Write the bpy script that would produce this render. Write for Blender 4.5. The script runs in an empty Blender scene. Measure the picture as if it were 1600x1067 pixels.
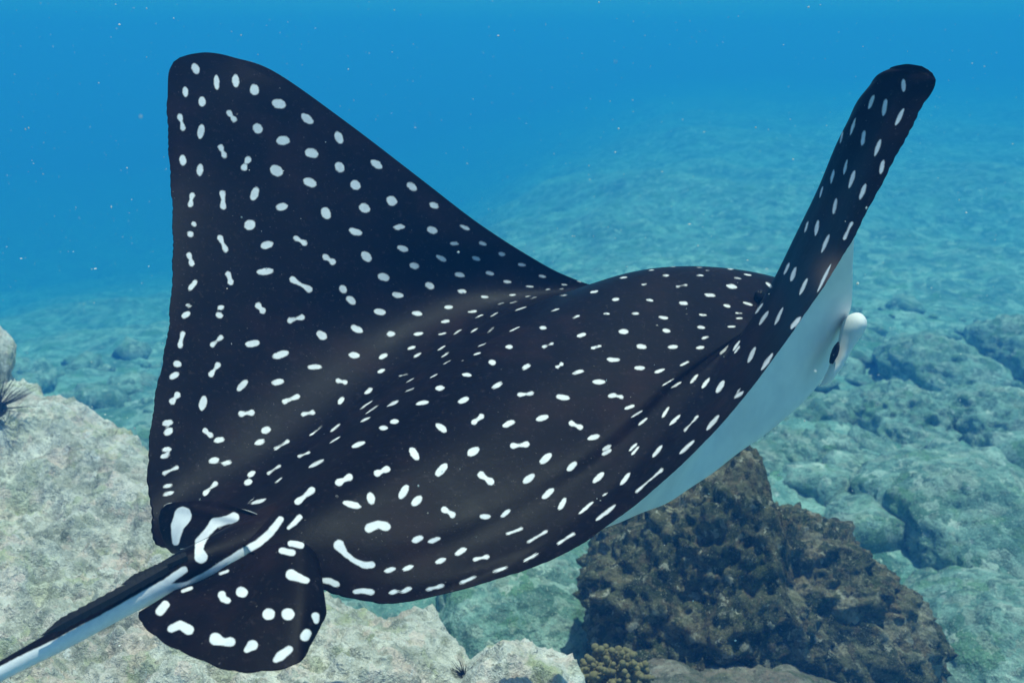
import bpy, bmesh, math, random
import numpy as np
from mathutils import Vector, Matrix

random.seed(7)
RNG = np.random.default_rng(7)
SC = bpy.context.scene
COL = SC.collection
R = math.radians

# ------------------------------------------------------------------ camera, sky, sun, exposure
W0, H0 = 1600.0, 1067.0
FPX = 1386.0                      # focal length in photo pixels
PITCH = R(18.0)
CAM = np.array([0.0, 0.0, 2.0])
cam_d = bpy.data.cameras.new('camera')
cam = bpy.data.objects.new('camera', cam_d)
COL.objects.link(cam)
cam.location = CAM
cam.rotation_euler = (math.pi / 2 - PITCH, 0, 0)
cam_d.sensor_width = 36.0
cam_d.lens = 36.0 * FPX / W0
cam_d.clip_start = 0.02
cam_d.clip_end = 500.0
cam_d.dof.use_dof = True
cam_d.dof.focus_distance = 1.32
cam_d.dof.aperture_fstop = 6.8
SC.camera = cam

SUN_EL, SUN_AZ = R(77.0), R(46.0)      # azimuth measured from +Y (away from the camera) towards +X
world = bpy.data.worlds.new('World')
SC.world = world
world.use_nodes = True
wn = world.node_tree.nodes
wl = world.node_tree.links
wn.clear()
sky = wn.new('ShaderNodeTexSky')
sky.sky_type = 'NISHITA'
sky.sun_disc = False
sky.sun_elevation = SUN_EL
sky.sun_rotation = SUN_AZ
bg = wn.new('ShaderNodeBackground')
bg.inputs['Strength'].default_value = 0.135
wo = wn.new('ShaderNodeOutputWorld')
wl.new(sky.outputs[0], bg.inputs[0])
wl.new(bg.outputs[0], wo.inputs[0])

sun_d = bpy.data.lights.new('sun', 'SUN')
sun_d.energy = 5.0
sun_d.angle = R(0.8)
sun_d.color = (1.0, 0.96, 0.88)
sun = bpy.data.objects.new('sun', sun_d)
COL.objects.link(sun)
sdir = Vector((math.sin(SUN_AZ) * math.cos(SUN_EL), math.cos(SUN_AZ) * math.cos(SUN_EL), math.sin(SUN_EL)))
sun.rotation_euler = sdir.to_track_quat('Z', 'Y').to_euler()
sun.location = (0, 0, 12)

SC.view_settings.view_transform = 'Standard'
SC.view_settings.look = 'None'
SC.view_settings.exposure = -0.12
SC.view_settings.gamma = 1.0
SC.render.engine = 'CYCLES'
SC.cycles.volume_bounces = 2
SC.cycles.max_bounces = 6
SC.cycles.diffuse_bounces = 3
SC.cycles.glossy_bounces = 2
SC.cycles.use_denoising = True

# ------------------------------------------------------------------ helpers
FWD = np.array([0.0, math.cos(PITCH), -math.sin(PITCH)])
UPV = np.array([0.0, math.sin(PITCH), math.cos(PITCH)])
RGT = np.array([1.0, 0.0, 0.0])


def unproj(px, py, d):
    px, py, d = np.broadcast_arrays(np.asarray(px, float), np.asarray(py, float), np.asarray(d, float))
    a = (px - W0 / 2) / FPX
    b = (H0 / 2 - py) / FPX
    return CAM + d[..., None] * (FWD + a[..., None] * RGT + b[..., None] * UPV)


def proj(P):
    q = P - CAM
    d = q @ FWD
    return W0 / 2 + FPX * (q @ RGT) / d, H0 / 2 - FPX * (q @ UPV) / d, d


def on_z(px, py, z):
    a = (px - W0 / 2) / FPX
    b = (H0 / 2 - py) / FPX
    v = FWD + a * RGT + b * UPV
    return CAM + v * ((z - CAM[2]) / v[2])


_perm = RNG.permutation(256)
_perm = np.concatenate([_perm, _perm, _perm])
_grad = RNG.normal(size=(256, 3))
_grad /= np.linalg.norm(_grad, axis=1)[:, None]


def perlin(P):
    P = np.asarray(P, float)
    i = np.floor(P).astype(int)
    f = P - i
    u = f * f * f * (f * (f * 6 - 15) + 10)
    i &= 255
    out = 0
    for dx in (0, 1):
        wx = u[:, 0] if dx else 1 - u[:, 0]
        for dy in (0, 1):
            wy = u[:, 1] if dy else 1 - u[:, 1]
            for dz in (0, 1):
                wz = u[:, 2] if dz else 1 - u[:, 2]
                h = _perm[_perm[_perm[(i[:, 0] + dx) & 255] + ((i[:, 1] + dy) & 255)] + ((i[:, 2] + dz) & 255)]
                g = _grad[h]
                dot = g[:, 0] * (f[:, 0] - dx) + g[:, 1] * (f[:, 1] - dy) + g[:, 2] * (f[:, 2] - dz)
                out = out + wx * wy * wz * dot
    return out


def fbm(P, octaves=5, gain=0.5, ridged=False):
    P = np.asarray(P, float)
    a, s, o = 1.0, 0.0, 0
    for k in range(octaves):
        n = perlin(P * (2.03 ** k) + k * 17.3)
        if ridged:
            n = 0.35 - np.abs(n)
        o = o + a * n
        a *= gain
    return o


def new_mesh(name, V, F, mat=None, smooth=True, attrs=None):
    me = bpy.data.meshes.new(name)
    V = np.asarray(V, np.float32)
    me.vertices.add(len(V))
    me.vertices.foreach_set('co', V.ravel())
    if isinstance(F, np.ndarray):
        n = F.shape[1]
        loops = F.ravel()
        starts = np.arange(0, len(loops), n)
        tot = np.full(len(F), n)
    else:
        loops = np.array([i for f in F for i in f])
        tot = np.array([len(f) for f in F])
        starts = np.concatenate([[0], np.cumsum(tot)[:-1]])
    me.loops.add(len(loops))
    me.loops.foreach_set('vertex_index', loops.astype(np.int32))
    me.polygons.add(len(starts))
    me.polygons.foreach_set('loop_start', starts.astype(np.int32))
    me.polygons.foreach_set('loop_total', tot.astype(np.int32))
    me.polygons.foreach_set('use_smooth', np.full(len(starts), smooth))
    me.update(calc_edges=True)
    me.validate()
    for k, v in (attrs or {}).items():
        a = me.attributes.new(k, 'FLOAT', 'POINT')
        a.data.foreach_set('value', np.asarray(v, np.float32))
    if mat:
        me.materials.append(mat)
    return me


def link(name, me, parent=None, loc=None):
    o = bpy.data.objects.new(name, me)
    COL.objects.link(o)
    if parent is not None:
        o.parent = parent
    if loc is not None:
        o.location = loc
    return o


def tag(o, label=None, cat=None, group=None, kind=None):
    if label: o['label'] = label
    if cat: o['category'] = cat
    if group: o['group'] = group
    if kind: o['kind'] = kind
    return o


# ------------------------------------------------------------------ materials
class NT:
    def __init__(self, name):
        self.m = bpy.data.materials.new(name)
        self.m.use_nodes = True
        self.t = self.m.node_tree
        self.t.nodes.clear()
        self.out = self.t.nodes.new('ShaderNodeOutputMaterial')

    def n(self, kind, **kw):
        nd = self.t.nodes.new('ShaderNode' + kind)
        for k, v in kw.items():
            setattr(nd, k, v)
        return nd

    def l(self, a, b):
        self.t.links.new(a, b)

    def noise(self, scale, detail=6, rough=0.6, coord=None, dist=0.0):
        nd = self.n('TexNoise')
        nd.inputs['Scale'].default_value = scale
        nd.inputs['Detail'].default_value = detail
        nd.inputs['Roughness'].default_value = rough
        nd.inputs['Distortion'].default_value = dist
        if coord: self.l(coord, nd.inputs['Vector'])
        return nd.outputs['Fac']

    def ramp(self, fac, stops):
        nd = self.n('ValToRGB')
        e = nd.color_ramp.elements
        while len(e) < len(stops): e.new(0.5)
        for q, (p, c) in zip(e, stops):
            q.position = p
            q.color = (*c, 1) if len(c) == 3 else c
        self.l(fac, nd.inputs[0])
        return nd.outputs[0]

    def mix(self, fac, a, b, mode='MIX'):
        nd = self.n('Mix', data_type='RGBA', blend_type=mode)
        for s, v in ((nd.inputs[0], fac), (nd.inputs[6], a), (nd.inputs[7], b)):
            if isinstance(v, (int, float)): s.default_value = v
            elif isinstance(v, tuple): s.default_value = (*v, 1)
            else: self.l(v, s)
        return nd.outputs[2]

    def maprange(self, v, a, b, c=0.0, d=1.0, smooth=True):
        nd = self.n('MapRange', interpolation_type='SMOOTHSTEP' if smooth else 'LINEAR')
        self.l(v, nd.inputs[0])
        for k, x in zip((1, 2, 3, 4), (a, b, c, d)): nd.inputs[k].default_value = x
        return nd.outputs[0]

    def math(self, op, a, b=0.0):
        nd = self.n('Math', operation=op)
        for s, v in ((nd.inputs[0], a), (nd.inputs[1], b)):
            if isinstance(v, (int, float)): s.default_value = v
            else: self.l(v, s)
        return nd.outputs[0]

    def bsdf(self, color, rough=0.8, spec=0.3, bump=None, bstr=0.3, bdist=0.01, **kw):
        b = self.n('BsdfPrincipled')
        if isinstance(color, tuple): b.inputs['Base Color'].default_value = (*color, 1)
        else: self.l(color, b.inputs['Base Color'])
        if isinstance(rough, (int, float)): b.inputs['Roughness'].default_value = rough
        else: self.l(rough, b.inputs['Roughness'])
        b.inputs['Specular IOR Level'].default_value = spec
        for k, v in kw.items(): b.inputs[k].default_value = v
        if bump is not None:
            bm_ = self.n('Bump')
            bm_.inputs['Strength'].default_value = bstr
            bm_.inputs['Distance'].default_value = bdist
            self.l(bump, bm_.inputs['Height'])
            self.l(bm_.outputs[0], b.inputs['Normal'])
        self.l(b.outputs[0], self.out.inputs['Surface'])
        return b

    def coord(self, kind='Object'):
        return self.n('TexCoord').outputs[kind]

    def attr(self, name):
        return self.n('Attribute', attribute_name=name).outputs['Fac']


def mat_skin():
    t = NT('ray_skin')
    c = t.coord()
    mott = t.noise(9, 6, 0.65, c)
    fine = t.noise(120, 3, 0.6, c)
    dark = t.ramp(mott, [(0.30, (0.0022, 0.0014, 0.0016)), (0.52, (0.0050, 0.0029, 0.0030)), (0.72, (0.0155, 0.0072, 0.0065))])
    dark = t.mix(t.maprange(fine, 0.56, 0.8), dark, (0.026, 0.019, 0.020))
    sp = t.attr('spot')
    edge = t.math('ADD', sp, t.math('MULTIPLY', t.math('SUBTRACT', t.noise(110, 3, 0.6, c), 0.5), 3.4))
    m = t.maprange(edge, -1.5, 1.3, 1.0, 0.0)
    dark = t.mix(t.maprange(t.noise(330, 2, 0.5, c), 0.70, 0.78, 0, 0.8), dark, (0.16, 0.15, 0.15))
    white = t.mix(t.maprange(t.noise(60, 3, 0.6, c), 0.35, 0.7), (0.80, 0.80, 0.80), (0.68, 0.68, 0.70))
    col = t.mix(m, dark, white)
    br = t.attr('brown')
    col = t.mix(t.math('MULTIPLY', br, t.math('SUBTRACT', 1.0, m)), col, (0.12, 0.07, 0.045))
    bel = t.attr('belly')
    bcol = t.mix(t.maprange(t.noise(14, 5, 0.6, c), 0.3, 0.75), (0.80, 0.80, 0.78), (0.68, 0.69, 0.69))
    col = t.mix(bel, col, bcol)
    bump = t.math('ADD', t.math('MULTIPLY', t.noise(70, 5, 0.65, c), 1.0), t.math('MULTIPLY', t.noise(420, 2, 0.6, c), 0.35))
    t.bsdf(col, rough=t.maprange(mott, 0.2, 0.8, 0.42, 0.55), spec=0.06, bump=bump, bstr=0.15, bdist=0.003)
    return t.m


def mat_plain(name, col, rough=0.5, spec=0.4, vary=0.4, scale=60):
    t = NT(name)
    c = t.coord()
    k = t.mix(t.noise(scale, 4, 0.6, c), tuple(x * (1 - vary) for x in col), tuple(min(1, x * (1 + vary)) for x in col))
    t.bsdf(k, rough, spec, bump=t.noise(scale * 3, 3, 0.6, c), bstr=0.2, bdist=0.002)
    return t.m


def mat_rock(name, pal, scale=1.0, speck=(0.55, 0.55, 0.5), speck_amt=0.5, bstr=0.6, dark=(0.03, 0.035, 0.025), pit=0.5, pink=0.45, crust=0.5, white=0.25):
    """pal: four base colours from deep growth to bare stone; encrusting patches, turf, pits and pale specks."""
    t = NT(name)
    c0 = t.coord('Object')
    # warp the coordinates so that patches get ragged borders
    wn_ = t.n('TexNoise'); wn_.inputs['Scale'].default_value = 14 * scale; wn_.inputs['Detail'].default_value = 5; wn_.inputs['Roughness'].default_value = 0.7
    t.l(c0, wn_.inputs['Vector'])
    vm = t.n('VectorMath', operation='MULTIPLY_ADD')
    t.l(wn_.outputs['Color'], vm.inputs[0]); vm.inputs[1].default_value = (0.11 / scale,) * 3; t.l(c0, vm.inputs[2])
    c = vm.outputs[0]
    big = t.noise(1.9 * scale, 7, 0.62, c0, 0.4)
    mid = t.noise(8 * scale, 7, 0.7, c0, 0.3)
    fin = t.noise(38 * scale, 5, 0.72, c0)
    vf = t.noise(125 * scale, 3, 0.65, c0)
    mixv = t.math('ADD', t.math('MULTIPLY', big, 0.55), t.math('MULTIPLY', mid, 0.45))
    col = t.ramp(mixv, [(0.36, pal[0]), (0.46, pal[1]), (0.54, pal[2]), (0.64, pal[3])])

    def cells(s):
        v = t.n('TexVoronoi'); v.inputs['Scale'].default_value = s
        t.l(c, v.inputs['Vector'])
        sep = t.n('SeparateColor'); t.l(v.outputs['Color'], sep.inputs[0])
        return v.outputs['Distance'], sep.outputs[0], sep.outputs[1]
    d1, r1, q1 = cells(9 * scale)
    d2, r2, q2 = cells(26 * scale)
    pk = tuple(x * y for x, y in zip(pal[2], (1.18, 0.90, 0.88)))
    ol = tuple(x * y for x, y in zip(pal[1], (0.85, 0.95, 0.55)))
    patch = t.ramp(r1, [(0.0, pal[0]), (0.3, ol), (0.55, pal[2]), (0.8, pk), (1.0, pal[3])])
    patch2 = t.ramp(r2, [(0.0, pal[1]), (0.35, pal[0]), (0.6, pk), (0.85, pal[2]), (1.0, speck)])
    col = t.mix(t.math('MULTIPLY', t.maprange(q1, 0.45, 0.6), crust), col, patch)
    col = t.mix(t.math('MULTIPLY', t.maprange(q2, 0.5, 0.7), crust), col, patch2)
    col = t.mix(t.maprange(t.noise(5.5 * scale, 6, 0.68, c0, 0.6), 0.54, 0.66, 0, pink), col, pk)
    col = t.mix(t.maprange(t.noise(6.7 * scale, 6, 0.7, c, 0.2), 0.54, 0.66, 0, 0.6), col, ol)
    # pits and short turf
    hole = t.math('MULTIPLY', t.maprange(d2, 0.10, 0.30, 1, 0), t.maprange(mid, 0.48, 0.62))
    col = t.mix(t.math('MULTIPLY', hole, pit), col, dark)
    col = t.mix(t.maprange(fin, 0.50, 0.66, 0, 0.6), col, dark)
    col = t.mix(t.maprange(t.noise(70 * scale, 4, 0.7, c), 0.58, 0.66, 0, 0.5), col, tuple(0.5 * (x + y) for x, y in zip(dark, pal[1])))
    col = t.mix(t.maprange(vf, 0.58, 0.68, 0, speck_amt), col, speck)
    col = t.mix(t.math('MULTIPLY', t.maprange(t.noise(21 * scale, 4, 0.6, c), 0.64, 0.70), white), col, tuple(min(.8, x * 1.35) for x in speck))
    h = t.math('ADD', t.math('MULTIPLY', mid, 0.9), t.math('ADD', t.math('MULTIPLY', fin, 0.55), t.math('MULTIPLY', vf, 0.25)))
    h = t.math('ADD', h, t.math('MULTIPLY', t.maprange(d2, 0.0, 0.6, 1, 0), 0.22))
    h = t.math('SUBTRACT', h, t.math('MULTIPLY', hole, 0.35))
    t.bsdf(col, 0.92, 0.10, bump=h, bstr=bstr, bdist=0.04 / scale)
    return t.m


M_SKIN = mat_skin()
M_PALE = mat_rock('pale_reef_rock', [(0.19, 0.20, 0.16), (0.52, 0.51, 0.45), (0.76, 0.73, 0.66), (0.85, 0.83, 0.77)], 1.2,
                  speck=(0.82, 0.79, 0.73), speck_amt=0.6, bstr=0.8, dark=(0.19, 0.19, 0.15), white=0.6)
M_BROWN = mat_rock('brown_reef_rock', [(0.016, 0.024, 0.015), (0.055, 0.068, 0.033), (0.17, 0.16, 0.09), (0.42, 0.37, 0.26)], 1.8,
                   speck=(0.50, 0.46, 0.37), speck_amt=0.65, bstr=1.0, dark=(0.013, 0.016, 0.014), crust=0.85, white=0.7)
M_GREY = mat_rock('grey_turf_rock', [(0.06, 0.07, 0.05), (0.13, 0.135, 0.10), (0.23, 0.21, 0.17), (0.36, 0.33, 0.28)], 1.8,
                  speck=(0.55, 0.52, 0.46), speck_amt=0.5, bstr=0.8, crust=0.6)
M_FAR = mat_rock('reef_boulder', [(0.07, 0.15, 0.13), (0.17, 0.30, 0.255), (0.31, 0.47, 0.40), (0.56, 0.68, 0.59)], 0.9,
                 speck=(0.68, 0.72, 0.62), speck_amt=0.6, bstr=0.85, crust=0.75, dark=(0.07, 0.13, 0.11), pink=0.15, white=0.5)  # strong patches stand in for dappled sun, low red for the water's tint
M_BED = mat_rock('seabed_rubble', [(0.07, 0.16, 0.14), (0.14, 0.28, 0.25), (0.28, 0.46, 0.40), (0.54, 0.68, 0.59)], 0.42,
                 speck=(0.66, 0.72, 0.63), speck_amt=0.45, bstr=0.7, crust=0.75, dark=(0.06, 0.13, 0.11), pink=0.1, white=0.5)  # sun dapples and turquoise water haze are painted into these bed colours
M_URCHIN = mat_plain('urchin_black', (0.008, 0.008, 0.011), 0.4, 0.4)
M_EYE = mat_plain('eye_black', (0.004, 0.004, 0.005), 0.5, 0.15)
M_SPINE = mat_plain('spine_dark', (0.010, 0.010, 0.012), 0.6, 0.3)
M_CORAL = mat_plain('coral_tan', (0.20, 0.17, 0.085), 0.9, 0.1, 0.6, 90)
M_SNOW = mat_plain('marine_snow', (0.75, 0.74, 0.68), 0.9, 0.1, 0.2)


# ------------------------------------------------------------------ seabed
def bed_height(x, y):
    P = np.stack([x, y, np.zeros_like(x)], 1)
    r = np.hypot(x, y)
    fall = np.clip(np.where(y > 0, r, 0) - 4.0, 0, None)
    slope = 0.20 * fall
    drop = -0.18 - np.minimum(slope, 9.0 + 0.02 * slope)                       # falls away on the left
    shelf = np.interp(np.where(y > 0, r, 0), [0, 4, 8, 13, 20, 30, 45, 70, 110], [-0.18, -0.18, -0.75, -1.25, -1.35, -1.1, -0.9, -0.75, -0.7])   # and stays shallow ahead
    w = np.clip((x / np.maximum(y, 1.0) + 0.26) / 0.48, 0, 1)
    w = w * w * (3 - 2 * w)
    z = drop * (1 - w) + shelf * w
    z = z + (0.22 + 0.004 * np.clip(r, 0, 30)) * fbm(P * 0.33 + 3.1, 5) + 0.20 * fbm(P * 1.1, 5, 0.55, ridged=True)
    z = z + np.clip((r - 9) / 10, 0, 1) * 0.55 * fbm(P * 0.16 + 9, 4)
    return z


def build_seabed():
    na, nr = 460, 420
    ang = np.linspace(-math.pi, math.pi, na, endpoint=False)
    # finer steps ahead of the viewer
    ang = ang + 0.0
    dens = np.interp(np.linspace(0, 1, na, endpoint=False), [0, 0.12, 0.88, 1], [-math.pi, -0.85, 0.85, math.pi])
    rad = np.concatenate([[0.02], np.geomspace(0.6, 100, nr - 1)])
    A, Rr = np.meshgrid(dens, rad, indexing='xy')
    x = (Rr * np.sin(A)).ravel()
    y = (Rr * np.cos(A)).ravel()
    V = np.stack([x, y, bed_height(x, y)], 1)
    i = np.arange(nr - 1)[:, None] * na
    j = np.arange(na)[None, :]
    j2 = (j + 1) % na
    F = np.stack([i + j, i + j2, i + na + j2, i + na + j], -1).reshape(-1, 4)[:, ::-1]
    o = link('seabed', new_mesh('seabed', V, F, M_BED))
    tag(o, 'pale rubble and turf covered seabed fading into blue water', None, kind='structure')


build_seabed()


# ------------------------------------------------------------------ rocks
def ico(n):
    bm = bmesh.new()
    bmesh.ops.create_icosphere(bm, subdivisions=n, radius=1.0)
    V = np.array([v.co[:] for v in bm.verts])
    F = np.array([[v.index for v in f.verts] for f in bm.faces])
    bm.free()
    return V, F


ICO = {n: ico(n) for n in (2, 3, 5, 6, 7)}


def outline_rock(name, poly, d, thick, mat, rough=0.08, fscale=2.5, sub=6, seed=0.0, ridge=0.5, tilt=0.9):
    """a boulder at distance d whose girth follows the given outline; thick = half depth in metres"""
    poly = np.array(poly, float)
    c = (poly.min(0) + poly.max(0)) / 2
    C = unproj(c[0], c[1], d)
    Pw = unproj(poly[:, 0], poly[:, 1], d)
    e1 = RGT
    e2 = UPV
    e3 = FWD
    a = (Pw - C) @ e1
    b = (Pw - C) @ e2
    th = np.arctan2(b, a)
    rr = np.hypot(a, b)
    o = np.argsort(th)
    th, rr = th[o], rr[o]
    th = np.concatenate([th - 2 * math.pi, th, th + 2 * math.pi])
    rr = np.concatenate([rr, rr, rr])
    V, F = ICO[sub]
    ang = np.arctan2(V[:, 1], V[:, 0])
    # smooth radius lookup
    g = np.linspace(-math.pi, math.pi, 720, endpoint=False)
    rg = np.interp(g, th, rr)
    k = np.hanning(15); k /= k.sum()
    rg = np.convolve(np.concatenate([rg[-7:], rg, rg[:7]]), k, 'valid')
    rad = np.interp(ang, np.concatenate([g, [math.pi]]), np.concatenate([rg, rg[:1]]))
    # blockier than an ellipsoid
    sgn = np.sign(V[:, 2]) * np.abs(V[:, 2]) ** 0.8
    m = np.hypot(V[:, 0], V[:, 1]) ** 0.72
    P = (m * rad)[:, None] * (np.cos(ang)[:, None] * e1 + np.sin(ang)[:, None] * e2) + (sgn * thick)[:, None] * e3
    P = P + (P @ e2)[:, None] * tilt * e3
    nrm = P / np.linalg.norm(P, axis=1)[:, None]
    q = P * fscale + seed
    n = (1 - ridge) * fbm(q, 5, 0.52) + ridge * fbm(q * 0.8 + 5, 5, 0.55, ridged=True)
    n = n - n.mean()
    P = P + nrm * (rough * n)[:, None]
    n2 = fbm(P * fscale * 6 + seed, 3, 0.55)
    P = P + nrm * (rough * 0.25 * n2)[:, None]
    if sub >= 7:
        n3 = fbm(P * 26 + seed, 4, 0.6, ridged=True)
        P = P + nrm * (0.020 * n3 * np.clip(0.5 + 2.2 * fbm(P * 3 + 1.7, 2), 0.15, 1.3))[:, None]
    obj = link(name, new_mesh(name, P, F, mat), loc=C)
    return obj


def build_left_shelf():
    """broad pale shelf rock under the ray: its far rim is the edge seen against the water"""
    rim = [(-900, 470, .98), (-300, 520, .95), (-60, 560, .93), (40, 590, .88), (125, 632, .84), (190, 668, .80), (245, 722, .76), (330, 790, .75), (430, 860, .74),
           (540, 930, .72), (660, 945, .68), (692, 985, .66), (740, 1010, .68), (800, 998, .70), (850, 1008, .71), (895, 1036, .72), (915, 1075, .70), (930, 1150, .66), (950, 1300, .6)]
    E = np.array([on_z(x, y, z) for x, y, z in rim])
    # plan polygon: rim + near side
    poly = np.concatenate([E[:, :2], [[0.25, 0.3], [-0.3, -0.2], [-4, -0.2], [-6, 2]]])
    zr = E[:, 2]
    nx, ny = 560, 540
    gx = np.linspace(-3.6, 0.62, nx)
    gy = np.linspace(-0.1, 4.2, ny)
    X, Y = np.meshgrid(gx, gy, indexing='xy')
    x, y = X.ravel(), Y.ravel()
    Q = np.stack([x, y], 1)
    # signed distance to polygon
    n = len(poly)
    dmin = np.full(len(x), 1e9)
    inside = np.zeros(len(x), bool)
    for i in range(n):
        a, b = poly[i], poly[(i + 1) % n]
        ab = b - a
        t = np.clip(((Q - a) @ ab) / (ab @ ab), 0, 1)
        dmin = np.minimum(dmin, np.hypot(*(Q - a - t[:, None] * ab).T))
        cond = ((a[1] > y) != (b[1] > y)) & (x < (b[0] - a[0]) * (y - a[1]) / (b[1] - a[1] + 1e-12) + a[0])
        inside ^= cond
    sd = np.where(inside, dmin, -dmin)
    # height of the rim nearby, blended inwards
    wsum = 0; zs = 0
    for e in E:
        w = 1 / ((x - e[0]) ** 2 + (y - e[1]) ** 2 + 0.02) ** 1.5
        wsum = wsum + w; zs = zs + w * e[2]
    z = zs / wsum
    P3 = np.stack([x, y, np.zeros_like(x)], 1)
    lump = 0.17 * fbm(P3 * 1.5 + 2.7, 5, 0.5) + 0.13 * fbm(P3 * 2.1 + 8.1, 5, 0.5, ridged=True) + 0.085 * fbm(P3 * 6, 5, 0.6, ridged=True) + 0.030 * fbm(P3 * 24, 4, 0.6)
    fade = np.clip(sd / 0.35, 0, 1)
    W3 = P3 + 0.12 * np.stack([fbm(P3 * 3 + 1, 3), fbm(P3 * 3 + 40, 3), 0 * x], 1)
    for fr, dp in ((1.3, 0.11), (3.1, 0.055)):
        lump = lump - dp * np.exp(-(perlin(W3 * fr + 5.5 * fr) / 0.045) ** 2) * np.clip(0.5 + 2.0 * perlin(P3 * 1.1 + 77), 0, 1)
    z = z + lump * (0.5 + 0.5 * fade) - 0.02
    # terrace steps
    drop = np.clip(-sd + 0.07 * fbm(P3 * 5, 4), 0, None)
    z = z - np.where(drop > 0, 1.25 * (1 - np.exp(-(drop / 0.10) ** 1.3)), 0) - 0.03 * np.exp(-(sd / 0.06) ** 2)
    V = np.stack([x, y, z], 1)
    i = np.arange(ny - 1)[:, None] * nx
    j = np.arange(nx - 1)[None, :]
    F = np.stack([i + j, i + j + 1, i + nx + j + 1, i + nx + j], -1).reshape(-1, 4)
    o = link('shelf_rock', new_mesh('shelf_rock', V, F, M_PALE))
    tag(o, 'broad pale crusted rock under the tail of the ray', 'rock')


build_left_shelf()

brown = outline_rock('boulder', [(1080, 716), (1105, 706), (1172, 704), (1186, 745), (1200, 775), (1225, 800), (1290, 830), (1340, 846), (1370, 868), (1372, 886), (1405, 905), (1425, 945), (1428, 1000), (1418, 1060), (1400, 1160),
                                 (1150, 1190), (950, 1160), (912, 1040), (925, 990), (930, 950), (920, 905), (935, 868), (985, 800), (1050, 748)],
                     2.95, 0.42, M_BROWN, rough=0.20, fscale=3.4, sub=7, seed=4.2, ridge=0.45, tilt=0.12)
tag(brown, 'dark brown algae covered boulder rising below the belly of the ray', 'boulder')

ROCKS = [
    ('boulder', [(985, 1100), (1060, 1078), (1120, 1088), (1200, 1080), (1300, 1092), (1365, 1110), (1400, 1150), (1380, 1260), (1000, 1260), (950, 1160)], 2.35, 0.28, M_GREY, .06, 5, 6,
     'grey green low rock in front of the dark brown boulder'),
    ('boulder', [(-90, 500), (-40, 528), (-22, 548), (-18, 590), (-6, 640), (-30, 720), (-140, 720), (-180, 560)], 3.0, 0.18, M_PALE, .05, 6, 5,
     'pale knob of rock at the far left edge of the pale shelf'),
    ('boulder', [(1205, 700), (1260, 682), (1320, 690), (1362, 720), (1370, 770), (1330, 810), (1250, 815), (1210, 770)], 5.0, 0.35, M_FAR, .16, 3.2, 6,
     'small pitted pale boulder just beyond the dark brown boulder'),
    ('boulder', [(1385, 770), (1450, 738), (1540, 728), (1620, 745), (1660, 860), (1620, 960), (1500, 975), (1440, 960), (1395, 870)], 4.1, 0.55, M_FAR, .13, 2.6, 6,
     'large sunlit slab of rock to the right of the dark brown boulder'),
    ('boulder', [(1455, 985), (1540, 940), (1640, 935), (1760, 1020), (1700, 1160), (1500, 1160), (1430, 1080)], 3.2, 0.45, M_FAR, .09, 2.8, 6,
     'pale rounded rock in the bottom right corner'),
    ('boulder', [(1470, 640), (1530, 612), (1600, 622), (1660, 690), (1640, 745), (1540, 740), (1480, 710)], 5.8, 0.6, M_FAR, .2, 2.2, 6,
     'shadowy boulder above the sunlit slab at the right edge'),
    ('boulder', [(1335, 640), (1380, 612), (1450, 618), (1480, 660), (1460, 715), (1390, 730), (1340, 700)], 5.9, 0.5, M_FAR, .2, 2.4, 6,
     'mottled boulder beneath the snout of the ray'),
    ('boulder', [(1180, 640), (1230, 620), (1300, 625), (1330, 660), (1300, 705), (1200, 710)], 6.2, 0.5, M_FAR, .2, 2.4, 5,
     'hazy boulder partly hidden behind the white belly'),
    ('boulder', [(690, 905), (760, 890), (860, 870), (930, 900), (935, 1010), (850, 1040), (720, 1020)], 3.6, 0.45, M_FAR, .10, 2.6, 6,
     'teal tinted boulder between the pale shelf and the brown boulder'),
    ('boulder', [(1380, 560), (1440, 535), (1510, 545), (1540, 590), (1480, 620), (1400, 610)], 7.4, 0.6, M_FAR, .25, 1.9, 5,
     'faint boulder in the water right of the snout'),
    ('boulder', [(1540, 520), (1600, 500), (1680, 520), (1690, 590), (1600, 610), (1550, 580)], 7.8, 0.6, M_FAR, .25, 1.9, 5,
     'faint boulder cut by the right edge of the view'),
]
for k, (nm, poly, d, th, mt, rg_, fs, sb, lab) in enumerate(ROCKS):
    tag(outline_rock(nm, poly, d, th, mt, rough=rg_, fscale=fs, sub=sb, seed=10.7 * k + 1.3), lab, 'boulder', 'boulders on the seabed')


def rubble(n=900):
    V0, F0 = ICO[2]
    V, F, k = [], [], 0
    r_ = 2.4 + 9.0 * RNG.random(n) ** 1.2
    a_ = RNG.uniform(-0.75, 0.75, n)
    x, y = r_ * np.sin(a_), r_ * np.cos(a_)
    z = bed_height(x, y)
    for i_ in range(n):
        s = (0.03 + 0.16 * RNG.random() ** 2.5) * (0.7 + 0.06 * r_[i_])
        d = 1 + 0.75 * fbm(V0 * 1.1 + 31.7 * i_, 3)
        P = V0 * d[:, None] * np.array([s * RNG.uniform(.8, 1.5), s * RNG.uniform(.8, 1.5), s * RNG.uniform(.45, .8)])
        V.append(P + (x[i_], y[i_], z[i_] + 0.1 * s)); F.append(F0 + k); k += len(V0)
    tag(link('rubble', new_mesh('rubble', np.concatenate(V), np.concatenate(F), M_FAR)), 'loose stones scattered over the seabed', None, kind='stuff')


rubble()

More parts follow.
